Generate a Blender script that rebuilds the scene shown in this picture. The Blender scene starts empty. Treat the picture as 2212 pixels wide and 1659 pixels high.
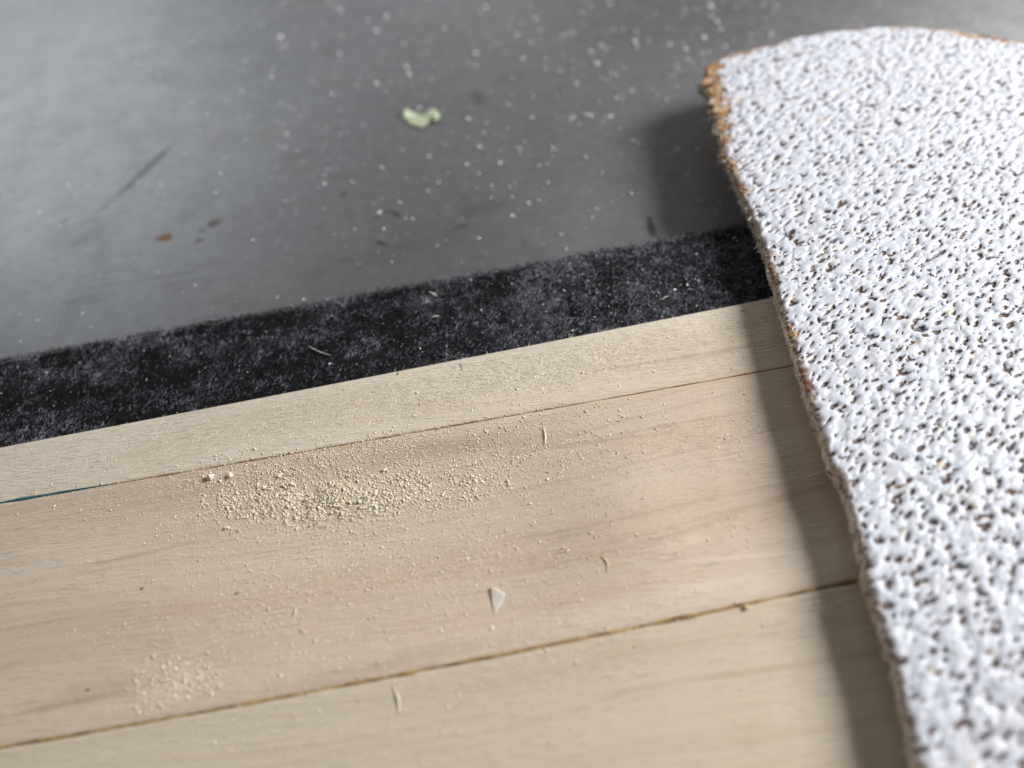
import bpy, math, random
import numpy as np
from mathutils import Vector, Matrix

S = bpy.context.scene
COL = S.collection
MM = 0.001
rng = np.random.default_rng(7)
random.seed(7)

# ------------------------------------------------------------------ camera
PITCH = math.radians(52)          # below the horizontal
ROLL = math.radians(9)
DIST = 0.100
LENS = 26.0
TARGET = Vector((0, 0, 5.5 * MM))
fwd = Vector((0, math.cos(PITCH), -math.sin(PITCH)))
rt0 = Vector((1, 0, 0))
up0 = Vector((0, math.sin(PITCH), math.cos(PITCH)))
right = rt0 * math.cos(ROLL) - up0 * math.sin(ROLL)
up = rt0 * math.sin(ROLL) + up0 * math.cos(ROLL)
campos = TARGET - fwd * DIST
cd = bpy.data.cameras.new('camera')
cam = bpy.data.objects.new('camera', cd)
COL.objects.link(cam)
m = Matrix.Identity(4)
for i in range(3):
    m[i][0] = right[i]; m[i][1] = up[i]; m[i][2] = -fwd[i]; m[i][3] = campos[i]
cam.matrix_world = m
cd.sensor_width = 36
cd.lens = LENS
cd.clip_start = 0.002
cd.clip_end = 20
cd.dof.use_dof = True
cd.dof.focus_distance = 0.0975
cd.dof.aperture_fstop = 10.5
S.camera = cam
S.render.resolution_x = 1024
S.render.resolution_y = 768

# ------------------------------------------------------------------ light
S.view_settings.view_transform = 'Standard'
S.view_settings.look = 'None'
S.view_settings.exposure = 0.0
S.view_settings.gamma = 1.0
W = bpy.data.worlds.new('World')
S.world = W
W.use_nodes = True
bg = W.node_tree.nodes['Background']
bg.inputs[0].default_value = (1.0, 0.965, 0.92, 1)
bg.inputs[1].default_value = 0.10


def area(name, loc, tgt, sx, sy, power, col):
    l = bpy.data.lights.new(name, 'AREA')
    l.shape = 'RECTANGLE'; l.size = sx; l.size_y = sy
    l.energy = power; l.color = col
    o = bpy.data.objects.new(name, l)
    COL.objects.link(o)
    o.location = loc
    d = Vector(tgt) - Vector(loc)
    o.rotation_euler = d.to_track_quat('-Z', 'Y').to_euler()
    return o


KEY_AZ = math.radians(9)
KEY_EL = math.radians(31)
KD = 0.44
kp = Vector((math.cos(KEY_EL) * math.cos(KEY_AZ), math.cos(KEY_EL) * math.sin(KEY_AZ), math.sin(KEY_EL))) * KD
area('key_lamp', kp, (0, 0, 0.005), 0.18, 0.16, 3.3, (1.0, 0.985, 0.985))
area('broad_back_fill', (-0.50, 1.22, 0.55), (0, 0.03, 0), 2.0, 0.7, 2.8, (0.92, 0.96, 1.0))  # added broad source, gives the metal an even base reflection
area('side_window_light', (-0.80, 0.97, 0.38), (0, 0.03, 0), 0.7, 0.4, 1.75, (0.88, 0.94, 1.0))
area('overhead_fill', (0.15, -0.1, 1.3), (0, 0, 0), 0.8, 0.5, 0.3, (1.0, 0.98, 0.95))  # added soft fill from above, no such lamp known

# ------------------------------------------------------------------ helpers
PX = 2212.0
FPX = PX * LENS / 36.0


def at(px, py, z):
    """point of the horizontal plane at height z that the photo shows at (px, py)"""
    d = fwd * FPX + right * (px - 1106.0) - up * (py - 829.5)
    t = (z - campos.z) / d.z
    p = campos + d * t
    return np.array((p.x, p.y, z))


def at_n(px, py, z):
    px = np.asarray(px, float); py = np.asarray(py, float)
    f = np.array(fwd); r = np.array(right); u = np.array(up); c = np.array(campos)
    d = f[None] * FPX + (px - 1106.0)[:, None] * r - (py - 829.5)[:, None] * u
    t = (z - c[2]) / d[:, 2]
    return c[None] + d * t[:, None]


def pydata(name, v, faces, mat, parent=None, smooth=False, cols=None):
    """faces: (M,3) or (M,4) int array, or list of such arrays"""
    me = bpy.data.meshes.new(name)
    v = np.asarray(v, np.float32)
    if not isinstance(faces, list) or isinstance(faces[0], tuple):
        faces = [faces]
    fs = [np.asarray(f, np.int32) for f in faces if len(f)]
    nl = sum(f.size for f in fs); npoly = sum(len(f) for f in fs)
    me.vertices.add(len(v)); me.vertices.foreach_set('co', v.ravel())
    me.loops.add(nl); me.polygons.add(npoly)
    me.loops.foreach_set('vertex_index', np.concatenate([f.ravel() for f in fs]))
    tot = np.concatenate([np.full(len(f), f.shape[1], np.int32) for f in fs])
    st = np.concatenate([[0], np.cumsum(tot)[:-1]]).astype(np.int32)
    me.polygons.foreach_set('loop_start', st)
    me.polygons.foreach_set('loop_total', tot)
    if smooth:
        me.polygons.foreach_set('use_smooth', np.ones(npoly, bool))
    if cols is not None:
        for an, ar in cols.items():
            a = me.attributes.new(an, 'FLOAT', 'POINT')
            a.data.foreach_set('value', np.asarray(ar, np.float32).ravel())
    me.update(calc_edges=True)
    me.validate()
    me.materials.append(mat)
    o = bpy.data.objects.new(name, me)
    COL.objects.link(o)
    if parent is not None:
        o.parent = parent
    return o


def empty(name, loc=(0, 0, 0)):
    o = bpy.data.objects.new(name, None)
    o.empty_display_size = 0.005
    COL.objects.link(o)
    o.location = loc
    return o


def tag(o, label=None, cat=None, group=None, kind=None):
    if label: o['label'] = label
    if cat: o['category'] = cat
    if group: o['group'] = group
    if kind: o['kind'] = kind
    return o


def grid_faces(nr, nc, off=0):
    i = np.arange(nr - 1)[:, None]; j = np.arange(nc - 1)[None]
    a = (i * nc + j).ravel() + off
    return np.stack([a, a + 1, a + nc + 1, a + nc], 1)


def vnoise(x, y, seed=0):
    """smooth value noise in [-1,1] on arrays"""
    r = np.random.default_rng(seed)
    tab = r.uniform(-1, 1, (256, 256))
    xi = np.floor(x).astype(int); yi = np.floor(y).astype(int)
    fx = x - xi; fy = y - yi
    fx = fx * fx * (3 - 2 * fx); fy = fy * fy * (3 - 2 * fy)
    g = lambda a, b: tab[a & 255, b & 255]
    return ((g(xi, yi) * (1 - fx) + g(xi + 1, yi) * fx) * (1 - fy)
            + (g(xi, yi + 1) * (1 - fx) + g(xi + 1, yi + 1) * fx) * fy)


def fbm(x, y, seed=0, oct=4):
    s = 0; a = 1; t = 0
    for k in range(oct):
        s = s + a * vnoise(x * 2 ** k + 17 * k, y * 2 ** k + 31 * k, seed + k)
        t += a; a *= 0.5
    return s / t


def grains(pos, size, asp=(0.55, 1.0), r=None):
    """irregular little chunks, 8 triangles each; pos are the points they lie on"""
    n = len(pos)
    r = r or rng
    base = np.array([(1, 0, 0), (-1, 0, 0), (0, 1, 0), (0, -1, 0), (0, 0, 1), (0, 0, -1)], float)
    f = np.array([(0, 2, 4), (2, 1, 4), (1, 3, 4), (3, 0, 4), (2, 0, 5), (1, 2, 5), (3, 1, 5), (0, 3, 5)])
    v = base[None] * (1 + r.uniform(-0.4, 0.35, (n, 6, 1))) + r.uniform(-0.3, 0.3, (n, 6, 3))
    sc = np.stack([r.uniform(0.8, 1.5, n), r.uniform(asp[0], asp[1], n), r.uniform(0.20, 0.40, n)], 1)
    v = v * sc[:, None] * size[:, None, None] * 0.5
    # tilt and spin
    a = r.uniform(0, 2 * np.pi, n); t = r.normal(0, 0.35, n)
    ct, st = np.cos(t)[:, None], np.sin(t)[:, None]
    y = v[..., 1] * ct - v[..., 2] * st; z = v[..., 1] * st + v[..., 2] * ct
    x = v[..., 0]
    ca, sa = np.cos(a)[:, None], np.sin(a)[:, None]
    v = np.stack([x * ca - y * sa, x * sa + y * ca, z], -1)
    v[..., 2] -= v[..., 2].min(1)[:, None] + 0.02 * MM
    v = v + pos[:, None]
    F = (f[None] + (np.arange(n) * 6)[:, None, None]).reshape(-1, 3)
    return v.reshape(-1, 3), F


def fibres(pos, length, width, lift, az, r=None, bend=0.8, high=1.5):
    """thin bent three-sided hairs (2 segments, 12 triangles) rooted at pos"""
    r = r or rng
    n = len(pos)
    d = np.stack([np.cos(az), np.sin(az), np.zeros(n)], 1)
    az2 = az + r.normal(0, bend, n)
    d2 = np.stack([np.cos(az2), np.sin(az2), np.zeros(n)], 1)
    p0 = pos.copy()
    p1 = pos + d * (length * 0.5)[:, None]; p1[:, 2] += lift
    p2 = p1 + d2 * (length * 0.5)[:, None]; p2[:, 2] += lift * r.uniform(-0.9, 0.9, n)
    side = np.stack([-d[:, 1], d[:, 0], np.zeros(n)], 1)
    rings = []
    for p, k in ((p0, 1.0), (p1, 0.9), (p2, 0.45)):
        w = (width * k * 0.5)[:, None]
        up_ = np.array([[0, 0, 1.0]])
        rings += [p - side * w, p + side * w, p + up_ * w * high]
    v = np.stack(rings, 1)
    f = []
    for s in (0, 3):
        for a, b in ((0, 1), (1, 2), (2, 0)):
            f += [(s + a, s + b, s + b + 3), (s + a, s + b + 3, s + a + 3)]
    f = np.array(f)
    F = (f[None] + (np.arange(n) * 9)[:, None, None]).reshape(-1, 3)
    return v.reshape(-1, 3), F


# ------------------------------------------------------------------ materials
class NT:
    def __init__(s, name):
        s.m = bpy.data.materials.new(name)
        s.m.use_nodes = True
        s.t = s.m.node_tree
        s.b = s.t.nodes['Principled BSDF']
        s.co = s.n('ShaderNodeTexCoord').outputs['Object']

    def n(s, ty, **kw):
        nd = s.t.nodes.new(ty)
        for k, v in kw.items():
            setattr(nd, k, v)
        return nd

    def l(s, a, b): s.t.links.new(a, b)

    def put(s, sock, v):
        if isinstance(v, bpy.types.NodeSocket): s.l(v, sock)
        else: sock.default_value = v

    def set(s, **kw):
        for k, v in kw.items():
            s.put(s.b.inputs[k.replace('_', ' ')], v)
        return s

    def mapp(s, loc=(0, 0, 0), rot=(0, 0, 0), sc=(1, 1, 1), vec=None, ty='POINT'):
        nd = s.n('ShaderNodeMapping', vector_type=ty)
        nd.inputs['Location'].default_value = loc
        nd.inputs['Rotation'].default_value = rot
        nd.inputs['Scale'].default_value = sc
        s.l(vec or s.co, nd.inputs['Vector'])
        return nd.outputs[0]

    def noise(s, scale, detail=4, rough=0.5, vec=None, dist=0.0):
        nd = s.n('ShaderNodeTexNoise')
        nd.inputs['Scale'].default_value = scale
        nd.inputs['Detail'].default_value = detail
        nd.inputs['Roughness'].default_value = rough
        nd.inputs['Distortion'].default_value = dist
        s.l(vec or s.co, nd.inputs['Vector'])
        return nd.outputs['Fac']

    def ramp(s, fac, a, b, lo=0.0, hi=1.0, smooth=True):
        nd = s.n('ShaderNodeMapRange', interpolation_type='SMOOTHSTEP' if smooth else 'LINEAR')
        s.put(nd.inputs['Value'], fac)
        nd.inputs['From Min'].default_value = a; nd.inputs['From Max'].default_value = b
        nd.inputs['To Min'].default_value = lo; nd.inputs['To Max'].default_value = hi
        return nd.outputs[0]

    def math(s, op, a, b=0.0):
        nd = s.n('ShaderNodeMath', operation=op)
        s.put(nd.inputs[0], a); s.put(nd.inputs[1], b)
        return nd.outputs[0]

    def mix(s, fac, a, b, mode='MIX'):
        nd = s.n('ShaderNodeMix', data_type='RGBA', blend_type=mode)
        s.put(nd.inputs[0], fac)
        s.put(nd.inputs[6], a if not isinstance(a, tuple) else (*a, 1))
        s.put(nd.inputs[7], b if not isinstance(b, tuple) else (*b, 1))
        return nd.outputs[2]

    def attr(s, name):
        nd = s.n('ShaderNodeAttribute', attribute_name=name)
        return nd.outputs['Fac']

    def bump(s, h, dist, strength=1.0, prev=None):
        nd = s.n('ShaderNodeBump')
        nd.inputs['Distance'].default_value = dist
        nd.inputs['Strength'].default_value = strength
        s.put(nd.inputs['Height'], h)
        if prev is not None: s.l(prev, nd.inputs['Normal'])
        return nd.outputs[0]


def simple(name, col, rough=0.6, spec=0.4, var=0.25, scale=3000, sss=0.0):
    t = NT(name)
    f = t.ramp(t.noise(scale, 3), 0.3, 0.7)
    d = tuple(c * (1 - var) for c in col)
    t.set(Base_Color=t.mix(f, d, col), Roughness=rough)
    t.b.inputs['Specular IOR Level'].default_value = spec
    if sss:
        tr = t.n('ShaderNodeBsdfTranslucent'); t.l(t.b.inputs['Base Color'].links[0].from_socket, tr.inputs[0])
        mx = t.n('ShaderNodeMixShader'); mx.inputs[0].default_value = sss
        t.l(t.b.outputs[0], mx.inputs[1]); t.l(tr.outputs[0], mx.inputs[2])
        t.l(mx.outputs[0], t.t.nodes['Material Output'].inputs['Surface'])
    return t.m


def wood_mat(name, base, dark, pale, ang, rings, ringpos, seed, marks=(), rough=()):
    t = NT(name)
    lo = (seed * 0.37, seed * 0.21, 0)
    warp = t.noise(16, 2, 0.4, vec=t.mapp(loc=lo, rot=(0, 0, -ang), sc=(1, 2.2, 1)))
    # grain coordinates: along the board slow, across fast, pushed sideways by the warp
    g = t.mapp(loc=lo, rot=(0, 0, -ang))
    sx = t.n('ShaderNodeSeparateXYZ'); t.l(g, sx.inputs[0])
    yy = t.math('ADD', sx.outputs[1], t.math('MULTIPLY', t.math('SUBTRACT', warp, 0.5), 0.012))
    cx = t.n('ShaderNodeCombineXYZ')
    t.l(sx.outputs[0], cx.inputs[0]); t.l(yy, cx.inputs[1]); t.l(sx.outputs[2], cx.inputs[2])
    gv = cx.outputs[0]
    fine = t.noise(1.0, 3, 0.65, vec=t.mapp(sc=(90, 5200, 300), vec=gv))
    mid = t.noise(1.0, 3, 0.55, vec=t.mapp(sc=(14, 1100, 60), vec=gv))
    broad = t.noise(1.0, 2, 0.5, vec=t.mapp(sc=(9, 95, 20), vec=gv))
    pores = t.noise(1.0, 2, 0.5, vec=t.mapp(sc=(420, 5200, 500), vec=gv))
    blot = t.noise(55, 3, 0.5)
    wv = t.noise(1.0, 0, 0.5, vec=t.mapp(sc=(3, rings, 5), vec=gv))
    line = t.math('SUBTRACT', 1.0, t.ramp(t.math('ABSOLUTE', t.math('SUBTRACT', wv, 0.5)), 0.0, 0.028))
    c = t.mix(t.ramp(broad, 0.3, 0.7), base, pale)
    c = t.mix(t.ramp(mid, 0.48, 0.75, 0, 0.30), c, dark)
    c = t.mix(t.ramp(fine, 0.5, 0.8, 0, 0.45), c, dark)
    c = t.mix(t.ramp(pores, 0.58, 0.75, 0, 0.40), c, tuple(k * 0.6 for k in dark))
    c = t.mix(t.math('MULTIPLY', t.math('MULTIPLY', line, t.ramp(t.noise(30, 2), 0.45, 0.6)), 0.32), c, tuple(k * 0.8 for k in dark))
    c = t.mix(t.ramp(blot, 0.5, 0.8, 0, 0.25), c, dark)
    wob = t.noise(500, 3, 0.6)
    for cc, aa, hw, amt in marks:
        p, an, L_, w_ = ell(cc, aa, hw, ZW)
        mv = t.mapp(loc=tuple(p - np.array(BOARD_LOC)), rot=(0, 0, an), sc=(L_, w_, 1), ty='TEXTURE')
        sp_ = t.n('ShaderNodeVectorMath', operation='MULTIPLY'); t.l(mv, sp_.inputs[0]); sp_.inputs[1].default_value = (1, 1, 0)
        ln = t.n('ShaderNodeVectorMath', operation='LENGTH'); t.l(sp_.outputs[0], ln.inputs[0])
        d = t.math('ADD', ln.outputs['Value'], t.math('MULTIPLY', t.math('SUBTRACT', wob, 0.5), 1.2))
        c = t.mix(t.ramp(d, 0.2, 1.1, abs(amt), 0.0), c, tuple(k * 0.82 for k in dark) if amt > 0 else tuple(k * 1.12 for k in pale))
    spk = t.noise(900, 2, 0.5)
    c = t.mix(t.ramp(spk, 0.73, 0.78, 0, 0.5), c, tuple(k * 0.7 for k in dark))
    t.set(Base_Color=c, Roughness=t.ramp(mid, 0.2, 0.8, 0.38, 0.54))
    t.b.inputs['Specular IOR Level'].default_value = 0.35
    h1 = t.bump(fine, 0.05 * MM, 0.8)
    h2 = t.bump(t.noise(4200, 3, 0.7), 0.07 * MM, 0.9, prev=h1)
    h3 = t.bump(mid, 0.10 * MM, 0.6, prev=h2)
    for an, amt in rough:
        sc_ = t.noise(1.0, 2, 0.6, vec=t.mapp(loc=(an, an * 2, 0), rot=(0, 0, -an), sc=(420, 3000, 300)))
        pm = t.ramp(t.noise(130, 3, 0.6, vec=t.mapp(loc=(an * 3, 0, 0))), 0.42, 0.62)
        h3 = t.bump(t.math('MULTIPLY', t.ramp(sc_, 0.45, 0.75, smooth=False), pm), amt * MM, 0.9, prev=h3)
    t.set(Normal=h3)
    return t.m


def ell(c, a, b, z=0):
    """ellipse on the metal from photo points: centre, end of one half axis, half width"""
    p = at(*c, z); q = at(*a, z)
    d = q - p
    L = float(np.hypot(d[0], d[1]))
    return p, math.atan2(d[1], d[0]), L, b * MM


def metal_mat():
    t = NT('dull_grey_metal')
    big = t.noise(14, 3, 0.5)
    blot = t.noise(120, 4, 0.6)
    brush = t.noise(1.0, 3, 0.6, vec=t.mapp(rot=(0, 0, math.radians(8)), sc=(40, 2400, 50)))
    c = t.mix(t.ramp(big, 0.3, 0.7), (0.33, 0.335, 0.345), (0.39, 0.395, 0.405))
    c = t.mix(t.ramp(blot, 0.50, 0.75, 0, 0.35), c, (0.28, 0.28, 0.275))
    c = t.mix(t.ramp(brush, 0.5, 0.8, 0, 0.25), c, (0.28, 0.285, 0.29))
    fm = t.noise(420, 3, 0.65)
    c = t.mix(t.ramp(fm, 0.48, 0.7, 0, 0.28), c, (0.24, 0.24, 0.24))
    c = t.mix(t.ramp(fm, 0.46, 0.3, 0, 0.22), c, (0.50, 0.51, 0.52))
    warm = t.noise(45, 3, 0.6, vec=t.mapp(loc=(3, 1, 0)))
    c = t.mix(t.ramp(warm, 0.58, 0.72, 0, 0.45), c, (0.33, 0.28, 0.24))
    # fine scratches, three directions
    scr = None
    for ang, lx, sd in ((12, 30, 0.1), (-62, 26, 0.6), (40, 35, 0.9)):
        nn = t.noise(1.0, 1, 0.4, vec=t.mapp(loc=(sd, sd * 2, 0), rot=(0, 0, math.radians(ang)), sc=(lx, 900, 10)))
        ln = t.math('SUBTRACT', 1.0, t.ramp(t.math('ABSOLUTE', t.math('SUBTRACT', nn, 0.5)), 0.0, 0.012))
        msk = t.ramp(t.noise(60, 2, 0.5, vec=t.mapp(loc=(sd * 9, 0, 0))), 0.52, 0.62)
        ln = t.math('MULTIPLY', ln, msk)
        scr = ln if scr is None else t.math('MAXIMUM', scr, ln)
    c = t.mix(t.math('MULTIPLY', scr, 0.45), c, (0.14, 0.145, 0.15))
    # rust spots and rub marks, each where it lies on the metal
    wob = t.noise(900, 3, 0.6)
    rust = (0.25, 0.13, 0.065); brown = (0.15, 0.115, 0.085); dk = (0.10, 0.105, 0.105)
    for cc, aa, b, col, amt in (
            ((356, 514), (380, 512), 1.25, rust, 0.95), ((462, 482), (480, 478), 1.1, brown, 0.75),
            ((430, 519), (442, 515), 0.8, brown, 0.6), ((437, 498), (447, 495), 0.6, brown, 0.55),
            ((140, 478), (152, 470), 1.0, brown, 0.4), ((742, 420), (752, 418), 0.7, brown, 0.7),
            ((855, 462), (866, 470), 0.6, brown, 0.75), ((838, 458), (848, 460), 0.4, brown, 0.5),
            ((815, 470), (825, 468), 0.8, brown, 0.35), ((1040, 450), (1110, 435), 2.2, brown, 0.18),
            ((1035, 212), (1050, 232), 1.6, brown, 0.35), ((1105, 167), (1145, 160), 3.0, brown, 0.12),
            ((825, 526), (840, 532), 0.5, dk, 0.75), ((320, 362), (385, 300), 1.2, dk, 0.65),
            ((250, 425), (300, 385), 0.9, dk, 0.3),
            ((1406, 492), (1402, 466), 0.75, dk, 0.85), ((1418, 510), (1402, 466), 0.5, dk, 0.5),
            ((995, 490), (1020, 486), 0.5, dk, 0.45), ((1560, 335), (1600, 330), 1.8, dk, 0.15),
            ((165, 505), (230, 480), 5.0, brown, 0.16), ((360, 165), (395, 175), 3.0, dk, 0.25)):
        p, ang, L, w = ell(cc, aa, b)
        mv = t.mapp(loc=tuple(p), rot=(0, 0, ang), sc=(L, w, 1), ty='TEXTURE')
        ln = t.n('ShaderNodeVectorMath', operation='LENGTH'); t.l(mv, ln.inputs[0])
        d = t.math('ADD', ln.outputs['Value'], t.math('MULTIPLY', t.math('SUBTRACT', wob, 0.5), 1.3))
        c = t.mix(t.ramp(d, 0.5, 1.15, amt, 0.0), c, col)
    t.set(Base_Color=c, Metallic=0.97, Roughness=t.ramp(blot, 0.25, 0.75, 0.47, 0.52))
    b1 = t.bump(blot, 0.10 * MM, 0.04)
    b2 = t.bump(brush, 0.02 * MM, 0.35, prev=b1)
    b3 = t.bump(scr, 0.02 * MM, -0.5, prev=b2)
    t.set(Normal=b3)
    return t.m


def felt_mat(name, lo, hi, thr):
    t = NT(name)
    n = t.noise(2600, 4, 0.7)
    big = t.noise(90, 3, 0.5)
    c = t.mix(t.ramp(n, thr, 0.8), lo, hi)
    c = t.mix(t.ramp(big, 0.5, 0.75, 0, 0.25), c, tuple(k * 1.6 for k in hi))
    t.set(Base_Color=c, Roughness=0.95)
    t.b.inputs['Specular IOR Level'].default_value = 0.15
    t.set(Normal=t.bump(t.noise(3200, 4, 0.75), 0.3 * MM, 0.9))
    return t.m


def coat_mat():
    t = NT('white_pitted_coating')
    pit = t.attr('pit'); wear = t.attr('wear'); film = t.attr('film')
    n1 = t.noise(2600, 3, 0.6)
    n2 = t.noise(260, 3, 0.5)
    white = t.mix(t.ramp(n2, 0.4, 0.8), (0.585, 0.61, 0.67), (0.57, 0.58, 0.615))
    cream = (0.62, 0.47, 0.27)
    brown = t.mix(t.ramp(n1, 0.35, 0.65), (0.065, 0.038, 0.027), (0.14, 0.085, 0.055))
    grey = (0.11, 0.115, 0.13)
    pcol = t.mix(t.ramp(t.noise(330, 2, 0.5), 0.52, 0.68), brown, grey)
    c = t.mix(film, white, t.mix(t.ramp(n1, 0.3, 0.7), (0.60, 0.52, 0.40), cream))
    c = t.mix(t.ramp(pit, 0.20, 0.48), c, pcol)
    wc = t.mix(t.ramp(t.noise(520, 3, 0.6), 0.38, 0.62), (0.26, 0.115, 0.045), t.mix(t.ramp(n1, 0.4, 0.6), cream, (0.40, 0.24, 0.12)))
    wc = t.mix(t.ramp(t.noise(800, 2, 0.6), 0.58, 0.68), wc, (0.09, 0.045, 0.028))
    c = t.mix(wear, c, wc)
    t.set(Base_Color=c, Roughness=t.ramp(n1, 0.3, 0.7, 0.34, 0.46))
    t.b.inputs['Specular IOR Level'].default_value = 0.3
    t.set(Normal=t.bump(n1, 0.04 * MM, 0.15))
    return t.m


def core_mat():
    t = NT('frayed_brown_board_core')
    st = t.noise(1.0, 3, 0.6, vec=t.mapp(sc=(150, 150, 2200)))
    n1 = t.noise(1500, 3, 0.6)
    c = t.mix(t.ramp(st, 0.35, 0.62), (0.42, 0.32, 0.24), (0.72, 0.63, 0.53))
    c = t.mix(t.ramp(n1, 0.52, 0.66, 0, 0.85), c, (0.76, 0.72, 0.70))
    c = t.mix(t.ramp(t.noise(700, 3, 0.6), 0.56, 0.7), c, (0.085, 0.05, 0.035))
    t.set(Base_Color=c, Roughness=0.75)
    t.set(Normal=t.bump(st, 0.15 * MM, 0.7))
    return t.m


# ------------------------------------------------------------------ the metal surface
ZW = 5.5 * MM          # top of the wood
ZF = 4.6 * MM          # top of the felt
PT = 2.3 * MM          # thickness of the white panel
M_metal = metal_mat()


def slab(name, x0, x1, y0, y1, z0, z1, mat):
    v = [(x0, y0, z0), (x1, y0, z0), (x1, y1, z0), (x0, y1, z0), (x0, y0, z1), (x1, y0, z1), (x1, y1, z1), (x0, y1, z1)]
    f = [(3, 2, 1, 0), (4, 5, 6, 7), (0, 1, 5, 4), (1, 2, 6, 5), (2, 3, 7, 6), (3, 0, 4, 7)]
    return pydata(name, v, f, mat)


tag(slab('metal_surface', -0.6, 0.6, -0.5, 0.7, -12 * MM, 0, M_metal),
    'dull grey metal surface with rust spots, scratches and bright specks', kind='structure')

# ------------------------------------------------------------------ the wooden board (three glued planks)
XE = 170 * MM


def curve(pts, z):
    """quadratic y(x) through photo points lying at height z"""
    p = at_n([a for a, b in pts], [b for a, b in pts], z)
    k = np.polyfit(p[:, 0], p[:, 1], min(2, len(pts) - 1))
    # straight continuation beyond the points
    x0, x1 = p[:, 0].min(), p[:, 0].max()
    dk = np.polyder(k)

    def y(x):
        x = np.asarray(x, float); xc = np.clip(x, x0, x1)
        return np.polyval(k, xc) + np.polyval(dk, xc) * (x - xc)
    return y


edge_far = curve([(0, 966), (840, 805), (1680, 640)], ZW)
joint_a = curve([(0, 1087), (240, 1044), (1104, 898), (1725, 787)], ZW)
joint_b = curve([(0, 1614), (740, 1482), (1217, 1386), (1865, 1250)], ZW)
BOARD_ANG = math.atan2(float(joint_a(0.03) - joint_a(-0.06)), 0.09)
edge_near = lambda x: joint_b(x) - 52 * MM


def dip(x, y):
    """hollows left by planing: heights in metres over the board top"""
    c = at(960, 1130, ZW)
    c2 = at(1345, 1105, ZW)
    c3 = at(1560, 1230, ZW)
    g = lambda p, rx, ry: np.exp(-(((x - p[0]) / rx) ** 2 + ((y - p[1]) / ry) ** 2))
    h = -1.25 * MM * g(c, 30 * MM, 15 * MM)
    h = h + 0.75 * MM * g(c2, 9 * MM, 10 * MM) - 0.12 * MM * g(c3, 7 * MM, 2.2 * MM)
    h = h + 0.10 * MM * vnoise(x * 60, y * 150, 3) + 0.03 * MM * vnoise(x * 160, y * 700, 4)
    return h


def clamp_dip(x, y, fa, fb):
    w = np.clip(np.minimum(fa(x) - y, y - fb(x)) / (5 * MM), 0, 1)
    w = w * w * (3 - 2 * w)
    return dip(x, y) * w


def plank(ytop, ybot, mat, parent, gap_t, gap_b, ny, seed, chips=0.0):
    nx = 700
    xs = np.linspace(-XE, XE, nx)
    s = np.linspace(0, 1, ny)
    s = 0.5 - 0.5 * np.cos(np.pi * s) * (0.75 + 0.25 * np.abs(np.cos(np.pi * s)))
    s[0] = 0; s[-1] = 1
    yt = ytop(xs) - gap_t * MM * (1 + 0.5 * vnoise(xs * 900, xs * 0, seed) + chips * np.clip(vnoise(xs * 700, xs * 0 + 5, seed + 9), 0, 1) ** 2)
    yb = ybot(xs) + gap_b * MM * (1 + 0.5 * vnoise(xs * 800, xs * 0 + 3, seed + 1) + chips * np.clip(vnoise(xs * 600, xs * 0 + 8, seed + 7), 0, 1) ** 2)
    X = np.repeat(xs[None], ny, 0)
    Y = yb[None] + (yt - yb)[None] * s[:, None]
    Z = ZW + clamp_dip(X, Y, ytop, ybot)
    e = np.minimum(yt[None] - Y, Y - yb[None])
    Z = Z - 0.12 * MM * np.exp(-e / (0.12 * MM))
    top = np.stack([X, Y, Z], -1).reshape(-1, 3)
    F = [grid_faces(ny, nx)]
    n = len(top)
    # sides and underside
    loop = np.concatenate([np.arange(nx), np.arange(1, ny) * nx + nx - 1,
                           (ny - 1) * nx + np.arange(nx - 2, -1, -1), np.arange(ny - 2, 0, -1) * nx])
    low = top[loop].copy(); low[:, 2] = 0.0004 * MM
    L = len(loop)
    k = np.arange(L); k2 = (k + 1) % L
    F.append(np.stack([loop[k2], loop[k], n + k, n + k2], 1))
    o = pydata('plank', np.concatenate([top, low]), F, mat, parent, smooth=True)
    return o


BOARD_LOC = (0, 0, 0)      # part meshes keep world coordinates
board = tag(empty('wooden_board', (0, float(joint_a(0)), 0)),
            'pale planed wooden board of three glued planks sprinkled with sawdust', 'board')


def child(o, par):
    o.parent = par
    o.matrix_parent_inverse = Matrix.Translation(-Vector(par.location))
    return o


M_w1 = wood_mat('pale_sapwood', (0.660, 0.568, 0.448), (0.540, 0.430, 0.308), (0.715, 0.640, 0.525), BOARD_ANG, 160, 0, 1, rough=((0.75, 0.085), (-0.45, 0.06), (1.25, 0.06)),
                marks=(((1430, 778), (1160, 818), 0.35, 0.5), ((1560, 757), (1380, 782), 0.25, 0.35), ((1500, 742), (1330, 770), 0.8, 0.15), ((400, 960), (180, 1000), 0.5, 0.15), ((1000, 880), (700, 925), 0.6, 0.12)))
M_w2 = wood_mat('pinkish_heartwood', (0.595, 0.475, 0.365), (0.480, 0.355, 0.250), (0.650, 0.548, 0.436), BOARD_ANG, 110, 0, 2, rough=((0.7, 0.05), (1.45, 0.06)),
                marks=(((1250, 955), (980, 985), 0.5, 0.45), ((1440, 918), (1200, 960), 0.35, 0.35), ((1000, 960), (780, 985), 1.6, 0.35), ((300, 1195), (100, 1240), 0.4, 0.45), ((120, 1525), (-80, 1570), 0.5, 0.5),
                       ((200, 1500), (0, 1545), 1.8, 0.3), ((60, 1350), (-120, 1385), 0.3, 0.3), ((750, 1455), (450, 1515), 1.4, 0.3), ((1000, 1400), (750, 1450), 1.6, 0.25), ((1480, 1170), (1380, 1190), 1.0, -0.5), ((1600, 1200), (1420, 1215), 0.4, -0.6), ((1530, 1265), (1400, 1290), 0.6, -0.5)))  # last three marks paint the lit bulge's bright sheen into the wood colour
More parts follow.
